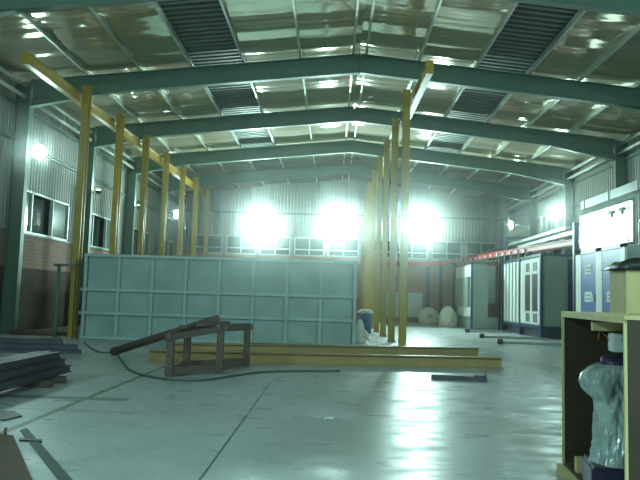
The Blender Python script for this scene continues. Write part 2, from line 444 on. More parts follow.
# ------------------------------------------------------------------ floodlights
def round_lamp(lens, label, r):
    t = thing('floodlight', label, 'floodlight', (0, 0, 0), 0, 'floodlights')
    mb = MB(); mb.lathe([(r * .3, -.16), (r * .45, -.14), (r * .95, .10), (r, .14), (r, .17)], (0, 0, 0), 28)
    for v in mb.bm.verts: v.co = Vector((v.co.x, -v.co.z, v.co.y))
    mb.build('housing', 'housing', t)
    mb = MB(); mb.lathe([(r - .02, .17), (r - .03, .185)], (0, 0, 0), 28)
    for v in mb.bm.verts: v.co = Vector((v.co.x, -v.co.z, v.co.y))
    mb.build('lens', lens, t)
    mb = MB()
    for sx in (-1, 1): mb.bb(sx * (r + .03) - .012, sx * (r + .03) + .012, -.03, .22, -.03, .03)
    mb.bb(-r - .04, r + .04, .20, .23, -.03, .03); mb.bb(-.05, .05, .22, .5, -.04, .04)
    mb.build('bracket', 'steel', t)
    return t
def flood_proto(lens, label, w=.62, h=.50, hang=0):
    t = thing('floodlight', label, 'floodlight', (0, 0, 0), 0, 'floodlights')
    # local: shines along -Y, wall bracket towards +Y
    mb = MB(); w2, h2 = w / 2, h / 2
    P = [(-w2, -.16, -h2), (w2, -.16, -h2), (w2, -.16, h2), (-w2, -.16, h2)]
    Q = [(-w2 * .5, .10, -h2 * .5), (w2 * .5, .10, -h2 * .5), (w2 * .5, .10, h2 * .5), (-w2 * .5, .10, h2 * .5)]
    a = [mb.bm.verts.new(v) for v in P]; b = [mb.bm.verts.new(v) for v in Q]
    for i in range(4): mb.bm.faces.new([a[i], a[(i + 1) % 4], b[(i + 1) % 4], b[i]])
    mb.bm.faces.new(b)
    for i in range(5): mb.bb(-w2 * .45 + i * w2 * .225 - .008, -w2 * .45 + i * w2 * .225 + .008, .08, .15, -h2 * .5, h2 * .5)
    for sx in (-1, 1): mb.bb(sx * w2 - .02, sx * w2 + .02, -.18, -.14, -h2, h2)
    for sz in (-1, 1): mb.bb(-w2, w2, -.18, -.14, sz * h2 - .02, sz * h2 + .02)
    mb.build('housing', 'housing', t)
    mb = MB(); mb.face([(-w2 + .02, -.165, -h2 + .02), (w2 - .02, -.165, -h2 + .02), (w2 - .02, -.165, h2 - .02), (-w2 + .02, -.165, h2 - .02)])
    mb.build('lens', lens, t)
    mb = MB()
    for sx in (-1, 1): mb.bb(sx * (w2 + .03) - .012, sx * (w2 + .03) + .012, -.03, .22, -.03, .03)
    mb.bb(-w2 - .04, w2 + .04, .20, .23, -.03, .03); 
    if hang:
        for sx in (-1, 1): mb.bb(sx * (w2 + .03) - .012, sx * (w2 + .03) + .012, -.012, .012, 0, hang)
    else: mb.bb(-.06, .06, .22, .45, -.04, .04)
    mb.build('bracket', 'steel', t)
    return t
LY = 41.5
for px, lb in ((263, 'blazing hanging floodlight above the left part of the tank'), (338, 'blazing hanging floodlight just left of the right row of yellow posts'), (419, 'blazing hanging floodlight just right of the nearest right yellow post')):
    q = at(px, 226, LY); fb = flood_proto('lens_back', lb, .9, .8, hang=rt(q.x) + .02 - q.z)
    fb.location = q; fb.rotation_euler = (0, 0, 0)
    mb = MB(); hz = rt(q.x) - q.z; mb.bb(-1.25, 1.25, -.03, .03, hz - .07, hz - .01); mb.build('hanger_bar', 'steel', fb)
fs = round_lamp('lens_side', 'round glowing lamp high on the left wall, above the nearest left window', .29)
q = at(33, 152, 24.6); fs.location = (max(q.x, XL + .5), 24.6, q.z); fs.rotation_euler = (R(6), 0, R(35))
def on_wall(px, py, X):
    d = ray(px, py); return CAM + d * ((X - CAM.x) / d.x)
def arm(o, X):
    inv = o.rotation_euler.to_matrix().inverted(); mb = MB()
    mb.tube([inv @ Vector((.1 if X > 0 else -.1, 0, 0)), inv @ Vector((X - o.location.x, 0, 0))], .035, 8); mb.build('wall_arm', 'steel', o)
q = on_wall(174, 214, XL + .8); fl_ = dup(fs, q, (R(6), 0, R(72)), 'glowing lamp far along the left wall, seen between yellow posts'); arm(fl_, XL + .02)
q = on_wall(513, 225, XR - .8); fl_ = dup(fs, q, (R(6), 0, R(-72)), 'smaller glowing lamp on the right wall near the back corner'); arm(fl_, XR - .02)
fr_ = flood_proto('lens_star', 'bright starry lamp on the right wall beside the third portal column', .7, .6)
q = at(550, 212, 38.3); fr_.location = (XR - .5, 38.3, q.z); fr_.rotation_euler = (R(6), 0, R(-32))
for i, (y, zz, lb) in enumerate(((30.2, 6.25, 'second'), (36.8, 6.45, 'third'))):
    t = thing('column_lamp', 'small uplight bracketed to the %s column of the left wall' % lb, 'lamp', (XL + .74, y, zz), 0, 'uplights on the left columns')
    mb = MB(); mb.lathe([(.05, -.14), (.12, -.10), (.15, .0), (.15, .02)], (.12, 0, 0), 16); mb.build('housing', 'housing', t)
    mb = MB(); mb.lathe([(.13, .02), (.12, .03)], (.12, 0, 0), 16); mb.build('lens', 'lens_small', t)
    mb = MB(); mb.tube([(-.21, 0, -.05), (.0, 0, -.16), (.12, 0, -.14)], .02, 6); mb.build('bracket', 'dark', t)
# the same lamps behind the photographer
fn = flood_proto('lens_near', 'floodlight high on the left wall behind the photographer', 1.0, .8)
fn.location = (XL + .55, -3.0, 7.4); fn.rotation_euler = (R(32), 0, R(180 - 52))
dup(fn, (XR - .55, -3.0, 7.4), (R(32), 0, R(180 + 48)), 'floodlight high on the right wall behind the photographer')
dup(fn, (1.5, Y0 + .44, 7.4), (R(28), 0, R(180)), 'floodlight in the middle of the wall behind the photographer')

# ------------------------------------------------------------------ tank
TX0, TX1, TY0, TY1, TH = -8.35, .80, 22.0, 44.5, 2.85
t = thing('steel_tank', 'long grey ribbed steel tank standing between the two rows of yellow posts', 'tank', ((TX0 + TX1) / 2, (TY0 + TY1) / 2, 0))
mb = MB()
mb.bb(TX0 + .1, TX1 - .1, TY0 + .12, TY0 + .14, .02, TH); mb.bb(TX0 + .1, TX1 - .1, TY1 - .14, TY1 - .12, .02, TH)
mb.bb(TX0 + .1, TX0 + .12, TY0 + .12, TY1 - .12, .02, TH); mb.bb(TX1 - .12, TX1 - .1, TY0 + .12, TY1 - .12, .02, TH)
mb.bb(TX0 + .1, TX1 - .1, TY0 + .12, TY1 - .12, 0, .03)
mb.build('shell', 'tank', t, True)
for i in range(9):
    x = TX0 + .05 + (TX1 - TX0 - .1) * i / 8
    mb = MB(); mb.channel((x, TY0 + .06, .0), (x, TY0 + .06, TH), .12, .10, .012, up=(0, 1, 0)); mb.build('vertical_rib', 'tankrib', t, True)
for z, nm in ((.06, 'bottom_rail'), (.87, 'horizontal_rib'), (1.65, 'horizontal_rib'), (TH - .05, 'top_rail')):
    mb = MB(); e = .12 if nm == 'horizontal_rib' else 0
    mb.bb(TX0 - e, TX1, TY0 - .02, TY0 + .13, z - .05, z + .05); mb.bb(TX1 - .12, TX1 + .02, TY0, TY1, z - .05, z + .05)
    mb.bb(TX0 - .02, TX0 + .12, TY0, TY1, z - .05, z + .05); mb.build(nm, 'tankrib', t, True)
for i in range(1, 12):
    y = TY0 + (TY1 - TY0) * i / 12
    mb = MB(); mb.bb(TX1 - .11, TX1 + .02, y - .05, y + .05, 0, TH); mb.build('side_rib', 'tankrib', t, True)

# ------------------------------------------------------------------ yellow posts and rails
def post(label, group, H=8.72):
    t = thing('yellow_post', label, 'post', (0, 0, 0), 0, group)
    mb = MB(); mb.ibeam((0, 0, .025), (0, 0, H), .28, .235, .016, .022, up=(0, 1, 0)); mb.build('shaft', 'yellow', t)
    mb = MB(); mb.bb(-.155, .155, -.2, .2, 0, .025)
    for dx in (-.13, .13):
        for dy in (-.17, .17): mb.lathe([(.02, .025), (.02, .06)], (dx, dy, 0), 8)
    mb.build('base_plate', 'yellow', t)
    mb = MB(); mb.bb(-.15, .15, -.15, .15, H, H + .02); mb.build('cap_plate', 'yellow', t)
    return t
words = ['nearest', 'second', 'third', 'fourth', 'fifth', 'sixth', 'farthest']
pl = post('nearest yellow steel post in the left row, at the tank corner', 'yellow posts, left row', 8.74); pl.location = (-8.80, 22.5, 0)
pr = post('nearest yellow steel post in the right row, beside the tank', 'yellow posts, right row'); pr.location = (2.36, 22.1, 0)
for i in range(1, 7): dup(pl, (-8.80 + .045 * i, 22.5 + 3.55 * i, 0), label='%s yellow steel post in the left row behind the tank edge' % words[i])
for i in range(1, 7):
    dup(pr, (2.36 - .045 * i, 22.1 + 3.55 * i, 0), label=('%s yellow steel post in the right row, beside the tank' % words[i]), group='yellow posts, right row')
for x, s in ((-9.08, 'left'), (2.62, 'right')):
    t = thing('overhead_rail', 'yellow overhead rail bolted along the tops of the %s post row' % s, 'rail', (x, 31.5, 8.28), 0, 'yellow overhead rails')
    mb = MB(); dx = .33 if s == 'left' else -.33
    mb.ibeam((0, -13, 0), (dx, 13.0, 0), .36, .20, .016, .022); mb.build('beam', 'yellow', t)
    mb = MB(); mb.bb(-.11, .11, -13.03, -13.0, -.19, .19); mb.build('end_plate', 'yellow', t)

# beams lying on the floor
def floor_beam(a, b, h, w, name, label, m='yellow_floor', z0=0.0):
    a = Vector((a[0], a[1], z0 + h / 2)); b = Vector((b[0], b[1], z0 + h / 2)); c = (a + b) / 2
    mb = MB(); mb.ibeam(a - c, b - c, h, w, .014, .02); o = mb.build(name, m); o.location = c
    return tag(o, label, 'beam', 'yellow beams lying on the floor')
ga, gb = gnd(147, 362), gnd(503, 369)
floor_beam((ga.x, ga.y + .14), (gb.x, gb.y + .14), .27, .26, 'yellow_beam', 'front yellow I-beam lying across the floor before the tank')
ga, gb = gnd(163, 354), gnd(479, 357)
floor_beam((ga.x, ga.y + .3), (gb.x, gb.y + .1), .27, .26, 'yellow_beam', 'rear yellow I-beam on the floor, shorter looking, behind the front one')
ga, gb = gnd(245, 345), gnd(396, 349)
mb = MB(); c = (ga + gb) / 2; mb.channel(ga - c + Vector((0, 0, .05)), gb - c + Vector((0, 0, .05)), .10, .22, .014, up=(0, 0, 1)); o = mb.build('steel_channel', 'tankrib'); o.location = c
tag(o, 'pale steel channel lying along the foot of the tank', 'channel')

# ------------------------------------------------------------------ steel stock on the left
def stock(p, q, label, group, h=.12, w=.10, m='dark', flip=-1):
    p, q = Vector(p), Vector(q); c = (p + q) / 2
    mb = MB(); mb.ibeam(p - c, q - c, h, w, .010, .014); o = mb.build('steel_section', m); o.location = c
    return tag(o, label, 'steel section', group)
lay = ['bottom', 'middle', 'top']
e = gnd(68, 379); dirv = (gnd(-40, 412) - gnd(68, 379)).normalized()
side = Vector((-dirv.y, dirv.x, 0)).normalized()
if side.x > 0: side = -side
for L in range(3):
    for k in range(4):
        ext = [0.0, -.12, -.22][L] + [.05, -.1, .12, 0][k]
        a = e + side * (.115 * k + .055 * L) - dirv * ext + Vector((0, 0, .19 + .128 * L)); b = a + dirv * 5.2
        stock(a, b, 'dark steel section in the near stack, %s layer, %s from the aisle' % (lay[L], ['first', 'second', 'third', 'fourth'][k]), 'near stack of dark steel sections')
for i, d in enumerate((.55, 1.1, 3.6)):
    c = e + dirv * d + side * .2 + Vector((0, 0, .06)); mb = MB(); mb.box((0, 0, 0), (.75, .11, .12), Matrix.Rotation(math.atan2(side.y, side.x), 3, 'Z'), .006)
    o = mb.build('timber_bearer', 'oldwood'); o.location = c
    tag(o, '%s timber bearer under the near steel stack' % ['right-hand', 'second', 'left-hand'][i], 'bearer', 'bearers under the near steel stack')
e2 = gnd(81, 358)
for L in range(3):
    for k in range(3):
        ext = [0, -.12, -.5][L] - .1 * k
        a = Vector((e2.x + ext, e2.y + .12 * k + .05 * L, .14 + .115 * L)); b = a + Vector((-4.3, -.35, 0))
        stock(a, b, 'dark steel section in the rear stack, %s layer, %s row' % (lay[L], ['front', 'middle', 'back'][k]), 'rear stack of dark steel sections', .11)
for i, d in enumerate((.8, 3.0)):
    mb = MB(); mb.bb(-.06, .06, -.35, .35, -.04, .04, .005); o = mb.build('timber_bearer', 'oldwood'); o.location = (e2.x - d, e2.y + .06, .04)
    tag(o, '%s timber bearer under the rear steel stack' % ['right-hand', 'left-hand'][i], 'bearer', 'bearers under the rear steel stack')
for i in range(3):
    mb = MB(); y = 23.3 - .16 * i
    mb.tube([(-11.6 + .3 + .1 * i, y, .08), (-8.95 - .25 * i, y - .05, .08)], .06, 10); o = mb.build('steel_pipe', 'rust')
    tag(o, '%s rusty pipe lying by the foot of the brick left wall' % ['rear', 'middle', 'front'][i], 'pipe', 'rusty pipes at the left wall')

# handrail and ladder next to the nearest left post
t = thing('pipe_stand', 'grey pipe stand with a cross arm beside the nearest left yellow post', 'stand', (-9.2, 22.02, 0))
mb = MB(); mb.tube([(0, 0, .02), (0, 0, 2.45)], .06, 10); mb.build('upright', 'steel', t)
mb = MB(); mb.tube([(-.08, -.22, 2.42), (.72, -.22, 2.46)], .045, 8); mb.bb(-.05, .05, -.25, .05, 2.38, 2.46); mb.build('cross_arm', 'steel', t)
mb = MB(); mb.bb(-.15, .15, -.15, .15, 0, .02); mb.build('foot', 'steel', t)
t = thing('ladder', 'narrow rusty ladder standing against the left end of the tank', 'ladder', (-8.44, 21.75, 0))
for x in (-.07, .07):
    mb = MB(); mb.bb(x - .015, x + .015, -.03, .03, 0, 2.6); mb.build('rail', 'rust', t)
mb = MB()
mb.bm.free()
for i in range(8):
    mb = MB(); mb.tube([(-.055, 0, .25 + .3 * i), (.055, 0, .25 + .3 * i)], .014, 6); mb.build('rung', 'rust', t)

# ------------------------------------------------------------------ timber stand, pole, hose
t = thing('timber_stand', 'open weathered timber stand on the floor in front of the yellow beams', 'stand', (-2.6, 13.6, 0))
cs = [gnd(169, 377), gnd(219, 374), gnd(246, 366), gnd(186, 370)]
hs = [.74, .93, .85, .80]
for c, h in zip(cs, hs):
    mb = MB(); mb.box((c.x, c.y, h / 2), (.14, .12, h), None, .006); mb.build('leg', 'oldwood', t, True)
def rail3(a, b, za, zb, nm, h=.13, w=.08, over=.12):
    d = Vector((b.x - a.x, b.y - a.y, 0)).normalized() * over
    mb = MB(); mb.bar((a.x - d.x, a.y - d.y, za), (b.x + d.x, b.y + d.y, zb), h, w); mb.build(nm, 'oldwood', t, True)
for i, j in ((0, 1), (3, 2), (0, 3), (1, 2)):
    rail3(cs[i], cs[j], .12, .12, 'bottom_rail', over=.08)
rail3(cs[0], cs[1], .74, .93, 'top_rail'); rail3(cs[3], cs[2], .84, .88, 'top_rail'); rail3(cs[0], cs[3], .78, .86, 'top_rail'); rail3(cs[1], cs[2], .95, .90, 'top_rail')
ca = (cs[0] + cs[3]) / 2; cb = (cs[1] + cs[2]) / 2
for f in (.25, .6):
    u = cs[0].lerp(cs[1], f); v = cs[3].lerp(cs[2], f); rail3(u, v, .93 + .1 * f, .95 + .06 * f, 'top_board', .05, .16)
a = gnd(113, 357) + Vector((0, 0, .12)); b = at(217, 322, 13.9); b.z = max(b.z, 1.10)
a = Vector((a.x, a.y, .13))
d = b - a
c = (a + b) / 2; mb = MB(); mb.tube([a - c, (b - a) * .96 + a - c, b - c], [.10, .08, .08], 14); o = mb.build('pole', 'oldwood'); o.location = c
tag(o, 'thick dark pole with one end on the floor, leaning on the timber stand', 'pole')
pts = [gnd(*p, .02) for p in [(84, 342), (91, 348), (100, 352), (116, 353), (122, 362), (132, 371), (150, 376.5), (175, 380), (205, 380), (232, 376), (262, 372), (300, 371), (345, 371)]]
cu = []
for i in range(len(pts) - 1):
    p_, q_ = pts[i], pts[i + 1]; r_ = pts[min(i + 2, len(pts) - 1)]; o_ = pts[max(i - 1, 0)]
    for k in range(6):
        s = k / 6; s2, s3 = s * s, s * s * s
        cu.append(.5 * ((2 * p_) + (-o_ + q_) * s + (2 * o_ - 5 * p_ + 4 * q_ - r_) * s2 + (-o_ + 3 * p_ - 3 * q_ + r_) * s3))
mb = MB(); mb.tube(cu, .022, 6); o = mb.build('hose', 'hose'); tag(o, 'thin dark hose snaking over the floor past the timber stand', 'hose')

# loose pieces on the floor
a, b = gnd(431, 379), gnd(487, 382); c = (a + b) / 2
mb = MB(); mb.prism([(-.05, 0), (.05, 0), (.05, .012), (-.038, .012), (-.038, .09), (-.05, .09)], a - c, b - c); o = mb.build('angle_iron', 'dark'); o.location = c
tag(o, 'short dark angle iron lying alone on the open floor', 'angle iron')
a, b, d2 = gnd(474, 377), gnd(485, 377.5), gnd(486, 372.5)
mb = MB(); mb.tube([a - c + Vector((0, 0, .02)), b - c + Vector((0, 0, .02)), d2 - c + Vector((0, 0, .03))], .022, 6); o = mb.build('bent_rod', 'dark'); o.location = c
tag(o, 'small hooked steel rod just behind the angle iron', 'rod')
for i, (x0, y0_, x1, y1_, lab) in enumerate([(466, 332.5, 512, 333.5, 'farthest'), (480, 338, 548, 341, 'middle'), (498, 344, 562, 347, 'nearest')]):
    a, b = gnd(x0, y0_), gnd(x1, y1_); c = (a + b) / 2
    t = thing('steel_tube', '%s of three thin tubes lying on the floor before the cabinets' % lab, 'tube', c, 0, 'tubes on the floor before the cabinets')
    mb = MB(); mb.tube([a - c + Vector((0, 0, .08)), b - c + Vector((0, 0, .08))], .055, 8); mb.build('shaft', 'grey', t)
    mb = MB(); d = (b - a).normalized(); mb.tube([a - c - d * .02 + Vector((0, 0, .11)), a - c + d * .18 + Vector((0, 0, .11))], .11, 10); mb.build('end_cap', 'dark', t)
def scrap(px, py, sx, sy, label, m='paper', z=.03, name='paper_scrap', cat='scrap'):
    g = gnd(px, py); mb = MB(); rnd = random.Random(px)
    n = 7; V = [[mb.bm.verts.new(((i / (n - 1) - .5) * sx, (j / (n - 1) - .5) * sy, z * rnd.random() + .004)) for i in range(n)] for j in range(n)]
    for j in range(n - 1):
        for i in range(n - 1): mb.bm.faces.new([V[j][i], V[j][i + 1], V[j + 1][i + 1], V[j + 1][i]])
    o = mb.build(name, m); o.location = (g.x, g.y, 0); o.rotation_euler[2] = rnd.random()
    so = o.modifiers.new('thick', 'SOLIDIFY'); so.thickness = .004
    return tag(o, label, cat)
scrap(329, 420, .12, .08, 'small white paper scrap on the floor in the middle foreground')
scrap(398, 353, .45, .3, 'white crumpled sheet on the floor by the nearest right post', z=.10)
# boards and strips bottom left
def flat(pxs, th, name, label, cat, m, z0=0.0):
    P = [gnd(*p) for p in pxs]; c = sum(P, Vector()) / len(P); mb = MB()
    A = [mb.bm.verts.new((p.x - c.x, p.y - c.y, z0)) for p in P]; B = [mb.bm.verts.new((p.x - c.x, p.y - c.y, z0 + th)) for p in P]
    mb.bm.faces.new(A[::-1]); mb.bm.faces.new(B); n = len(P)
    for i in range(n): mb.bm.faces.new([A[i], A[(i + 1) % n], B[(i + 1) % n], B[i]])
    o = mb.build(name, m); o.location = (c.x, c.y, 0); return tag(o, label, cat)
flat([(-40, 432), (13, 437), (40, 500), (-60, 500)], .02, 'plywood_board', 'brown board lying flat in the bottom left corner', 'board', 'board2')
flat([(20, 431), (27, 429), (80, 490), (66, 490)], .012, 'steel_strip', 'long flat grey strip beside the brown corner board', 'strip', 'hose')
flat([(19, 439.5), (42, 441), (42, 443), (19, 441.5)], .02, 'steel_strip', 'short black strip crossing by the end of the long grey strip', 'strip', 'black')
flat([(-20, 413), (13, 412), (22, 417), (5, 421), (-20, 421)], .02, 'steel_plate', 'dark flat plate on the floor at the left edge', 'plate', 'dark')
g = gnd(5, 437); t = thing('iron_stub', 'short upright iron stub at the corner of the brown board', 'stub', g)
mb = MB(); mb.tube([(0, 0, 0), (0, 0, .10)], .018, 8); mb.build('pin', 'rust', t); mb = MB(); mb.bb(-.05, .05, -.05, .05, 0, .012); mb.build('foot', 'yellow', t)

# ------------------------------------------------------------------ open crate with wrapped machine
CX0, CX1, CY0, CY1, CH = 2.17, 3.40, 4.62, 6.45, 1.54
t = thing('open_crate', 'tall dark brown open-sided crate in the right foreground, pine edges', 'crate', (CX0 - .045, (CY0 + CY1) / 2, 0), R(-6.2))
def loc(x, y): return x - CX0, y - (CY0 + CY1) / 2
l0, l1 = CY0 - (CY0 + CY1) / 2, CY1 - (CY0 + CY1) / 2; W = CX1 - CX0
def crp(nm, m, *bx, bev=.002):
    mb = MB(); mb.bb(*bx, bev); return mb.build(nm, m, t)
crp('back_panel', 'board', .012, W, l1 - .02, l1, .12, CH - .03)
crp('end_panel', 'board', .012, W, l0, l0 + .02, .12, CH - .03)
crp('side_panel', 'board', W - .02, W, l0 + .02, l1 - .02, .12, CH - .03)
crp('floor_panel', 'board2', 0, W - .02, l0 + .02, l1 - .02, .10, .12)
crp('lid', 'ply', -.01, W + .01, l0 - .01, l1 + .01, CH - .03, CH)
crp('edge_batten', 'pine', -.008, .014, l1 - .03, l1, .12, CH - .03)
crp('edge_batten', 'pine', -.008, .014, l0, l0 + .022, .12, CH - .03)
crp('edge_batten', 'pine', -.012, .012, l0, l1, CH - .055, CH - .03)
crp('skid', 'pine', -.05, W, l1 - .16, l1 + .04, 0, .10, bev=.006)
crp('skid', 'pine', -.02, W, l0, l0 + .16, 0, .10, bev=.006)
crp('skid', 'pine', .02, .14, l0 + .16, l1 - .16, .0, .10, bev=.006)
crp('cross_batten', 'pine', .04, .66, .02, .08, CH - .145, CH - .07)
crp('stop_block', 'pine', .03, .10, .52, .60, .12, .25)
# the machine
t = thing('wrapped_machine', 'machine wrapped in crinkled clear plastic standing inside the open crate', 'machine', (2.36, 5.55, .12))
mb = MB(); mb.box((-.02, 0, .11), (.44, .50, .22), Matrix.Rotation(R(-12), 3, 'Z'), .02); mb.build('base', 'purple', t)
rnd = random.Random(5)
pz = [(.205, .17), (.215, .22), (.20, .28), (.182, .40), (.172, .50), (.172, .62), (.178, .72), (.19, .80), (.205, .88), (.205, .94), (.19, .985), (.15, 1.01), (.125, .995)]
fine = []
for i in range(len(pz) - 1):
    for k in range(7):
        f = k / 7; fine.append((pz[i][0] * (1 - f) + pz[i + 1][0] * f, pz[i][1] * (1 - f) + pz[i + 1][1] * f))
fine.append(pz[-1])
from mathutils import noise as mnoise
def wob(a, z):
    ca, sa = math.cos(a), math.sin(a)
    n1 = mnoise.noise(Vector((ca * 2.2, sa * 2.2, z * 3.0))); n2 = mnoise.noise(Vector((ca * 5, sa * 5, z * 6.5 + 9))); n3 = mnoise.noise(Vector((ca * 10 + 3, sa * 10, z * 9)))
    v = 1 + .12 * n1 - .16 * abs(n2) - .07 * abs(n3) + .05
    if .70 < z < 1.02:
        v += (.50 + .35 * n2) * max(0, math.cos(a - R(192))) ** 3 * math.sin((z - .70) / .32 * math.pi)
    if z < .30: v += .10 * abs(math.sin(4 * a + 1)) * (.30 - z) / .13
    return v
mb = MB(); mb.lathe(fine, (0, 0, 0), 128, wob); mb.build('plastic_cover', 'plastic', t)
mb = MB(); mb.lathe([(.10, 0), (.115, .015), (.115, .05), (.10, .06)], (0, 0, 0), 28)
for v in mb.bm.verts: v.co = Matrix.Rotation(R(14), 3, 'X') @ v.co + Vector((-.02, -.02, 1.0))
mb.build('motor_drum', 'purple', t)
bx = MB(); bx.box((.045, -.02, 1.185), (.20, .16, .15), Matrix.Rotation(R(-8), 3, 'Z'), .008); cbx = bx.build('control_box', 'lgrey', t)
bx = MB(); bx.box((.045, -.10, 1.21), (.11, .012, .03), Matrix.Rotation(R(-8), 3, 'Z'), .002); bx.build('display_strip', 'grey', cbx)
bx = MB(); bx.tube([(.04, 0, 1.05), (.05, .0, 1.13)], .04, 10); bx.build('neck', 'black', t)
mb = MB(); mb.tube([(-.02, .02, 1.16), (-.08, .04, 1.24), (-.12, .05, 1.28), (-.13, .05, 1.20)], .005, 6); mb.build('wire', 'orange', t)

# tan crate behind and the black sheet over it
q = at(626, 290, 6.85)
t = thing('plywood_crate', 'tall tan plywood crate behind the open brown crate', 'crate', (q.x + .6, 7.05, 0))
mb = MB(); mb.bb(-.6, .6, -.2, .2, .08, 1.98, .004); mb.build('body', 'ply', t)
for x in (-.594, .58):
    mb = MB(); mb.bb(x - .006, x + .02, -.206, -.2, .08, 1.98); mb.build('corner_batten', 'pine', t)
for y in (-.16, .16):
    mb = MB(); mb.bb(-.6, .6, y - .04, y + .04, 0, .08); mb.build('skid', 'pine', t)
mb = MB(); n, m_ = 26, 10; V = []
for j in range(m_):
    row = []
    for i in range(n):
        u = i / (n - 1); v = j / (m_ - 1)
        h = .035 + .12 * (math.sin(math.pi * min(1, u * 1.1)) ** .6) * (.5 + .5 * math.sin(math.pi * v)) + .02 * math.sin(9 * u + 5 * v) + .012 * math.sin(23 * u - 9 * v)
        if v in (0, 1) or u in (0, 1): h = .004
        row.append(mb.bm.verts.new((-.68 + 1.3 * u, -.26 + .5 * v, h + .002)))
    V.append(row)
for j in range(m_ - 1):
    for i in range(n - 1): mb.bm.faces.new([V[j][i], V[j][i + 1], V[j + 1][i + 1], V[j + 1][i]]).smooth = True
o = mb.build('black_sheet', 'black'); o.location = (q.x + .6, 7.05, 1.98); so = o.modifiers.new('thick', 'SOLIDIFY'); so.thickness = .006; so.offset = 1
tag(o, 'crumpled black plastic sheet lying on top of the tan crate', 'plastic sheet')

# ------------------------------------------------------------------ booth with blue doors, right wall
BX = 10.3
t = thing('paint_booth', 'tall booth on the right with blue doors below a glaring white panel', 'booth', (BX + 1, 25.4, 0))
mb = MB(); mb.bb(BX + .05, BX + 2.0, 23.9, 28.1, .05, 3.85, .01); mb.build('body', 'grey', t, True)
mb = MB()
for a, b in ((23.42, 23.78), (25.42, 26.0), (27.55, 28.12)): mb.bb(BX - .03, BX + .06, a, b, .05, 3.85)
mb.bb(BX - .03, BX + .06, 23.42, 28.12, 3.70, 3.85); mb.bb(BX - .03, BX + .06, 23.42, 28.12, .0, .25)
mb.build('door_frame', 'white', t, True)
for a, b in ((23.80, 25.40), (26.02, 27.53)):
    mb = MB(); mb.bb(BX - .02, BX + .05, a, b, .27, 3.68, .004); d = mb.build('door', 'blue', t, True)
    def sub(nm, m, *bx):
        s = MB(); s.bb(*bx); 
        for v in s.bm.verts: v.co -= t.location
        return s.build(nm, m, d)
    c = (a + b) / 2
    for zc in (3.05, 1.95):
        pl_ = sub('notice', 'paper', BX - .035, BX - .02, c - .36, c + .36, zc - .20, zc + .20)
        for k in range(2):
            s = MB(); s.bb(BX - .042, BX - .035, c - .26, c + .26, zc - .11 + k * .14, zc - .05 + k * .14)
            for v in s.bm.verts: v.co -= t.location
            s.build('printed_line', 'ink', d)
    sub('handle', 'alu', BX - .09, BX - .02, a + .12, a + .18, 1.75, 2.05)
mb = MB(); mb.bb(BX - .02, BX + .10, 23.05, 27.6, 3.87, 5.30, .005); mb.build('upper_panel', 'glow_panel', t, True)
for y in (23.5, 24.4):
    mb = MB(); mb.bb(BX - .16, BX - .02, y - .22, y + .12, 5.0, 5.10); mb.bb(BX - .10, BX - .02, y - .03, y + .03, 4.88, 5.0); mb.build('panel_clip', 'housing', t, True)
mb = MB()
for y in (23.1, 27.55): mb.bb(BX - .04, BX - .02, y - .05, y + .05, 3.87, 5.30)
mb.bb(BX - .04, BX - .02, 23.05, 27.6, 3.87, 3.95); mb.build('panel_trim', 'alu', t, True)
t = thing('air_duct', 'wide white duct above the booth, running towards the right edge', 'duct', (BX + .3, 23.6, 5.75), 0, 'pale ducts over the right machines')
mb = MB(); mb.bb(-.3, .3, -4.6, 4.0, -.17, .17, .01); mb.build('trunk', 'galv', t)
for y in (-3.6, -1.2, 1.2, 3.6):
    mb = MB(); mb.bb(-.33, .33, y - .03, y + .03, -.20, .20); mb.build('flange', 'galv', t)
for i, (x, z, ya, yb, lab) in enumerate([(10.85, 5.15, 30.5, 48.5, 'long pale duct above the cabinets, the upper one'), (10.75, 4.82, 29.2, 38.2, 'short pale duct above the cabinets, the lower one')]):
    t = thing('air_duct', lab, 'duct', (x, (ya + yb) / 2, z), 0, 'pale ducts over the right machines'); L = (yb - ya) / 2
    mb = MB(); mb.bb(-.18, .18, -L, L, -.08, .08, .01); mb.build('trunk', 'galv', t)
    n = int(L)
    for k in range(n):
        y = -L + (k + .5) * 2 * L / n; mb = MB(); mb.bb(-.20, .20, y - .025, y + .025, -.10, .10); mb.build('flange', 'galv', t)

# cabinets
def cabinet(label, x0, x1, y0, y1, h, loc_):
    return thing('oven_cabinet', label, 'cabinet', ((x0 + x1) / 2, (y0 + y1) / 2, 0), 0, None)
x0, x1, y0_, y1_, h = 9.80, 11.9, 31.3, 38.3, 4.0
t = cabinet('nearer blue framed oven cabinet with white louvred side panels, right wall', x0, x1, y0_, y1_, h, 0)
mb = MB(); mb.bb(x0 + .06, x1, y0_ + .06, y1_ - .06, .55, h - .12); mb.build('body', 'grey', t, True)
mb = MB(); mb.bb(x0 + .15, x1 - .1, y0_ + .15, y1_ - .15, .0, .55); mb.build('plinth', 'dark', t, True)
for y in (y0_ + .06, (y0_ + y1_) / 2, y1_ - .06):
    for x in (x0 + .05, x1 - .05):
        mb = MB(); mb.bb(x - .07, x + .07, y - .07, y + .07, 0, h); mb.build('frame_post', 'dblue', t, True)
mb = MB()
for z in (.5, h - .06):
    mb.bb(x0 - .02, x0 + .10, y0_, y1_, z - .06, z + .06); mb.bb(x0, x1, y0_, y0_ + .1, z - .06, z + .06)
mb.build('frame_rail', 'dblue', t, True)
ym = (y0_ + y1_) / 2
mb = MB(); mb.bb(x0 + .01, x0 + .06, y0_ + .16, ym - .1, .62, h - .2); wp = mb.build('slotted_panel', 'white', t, True)
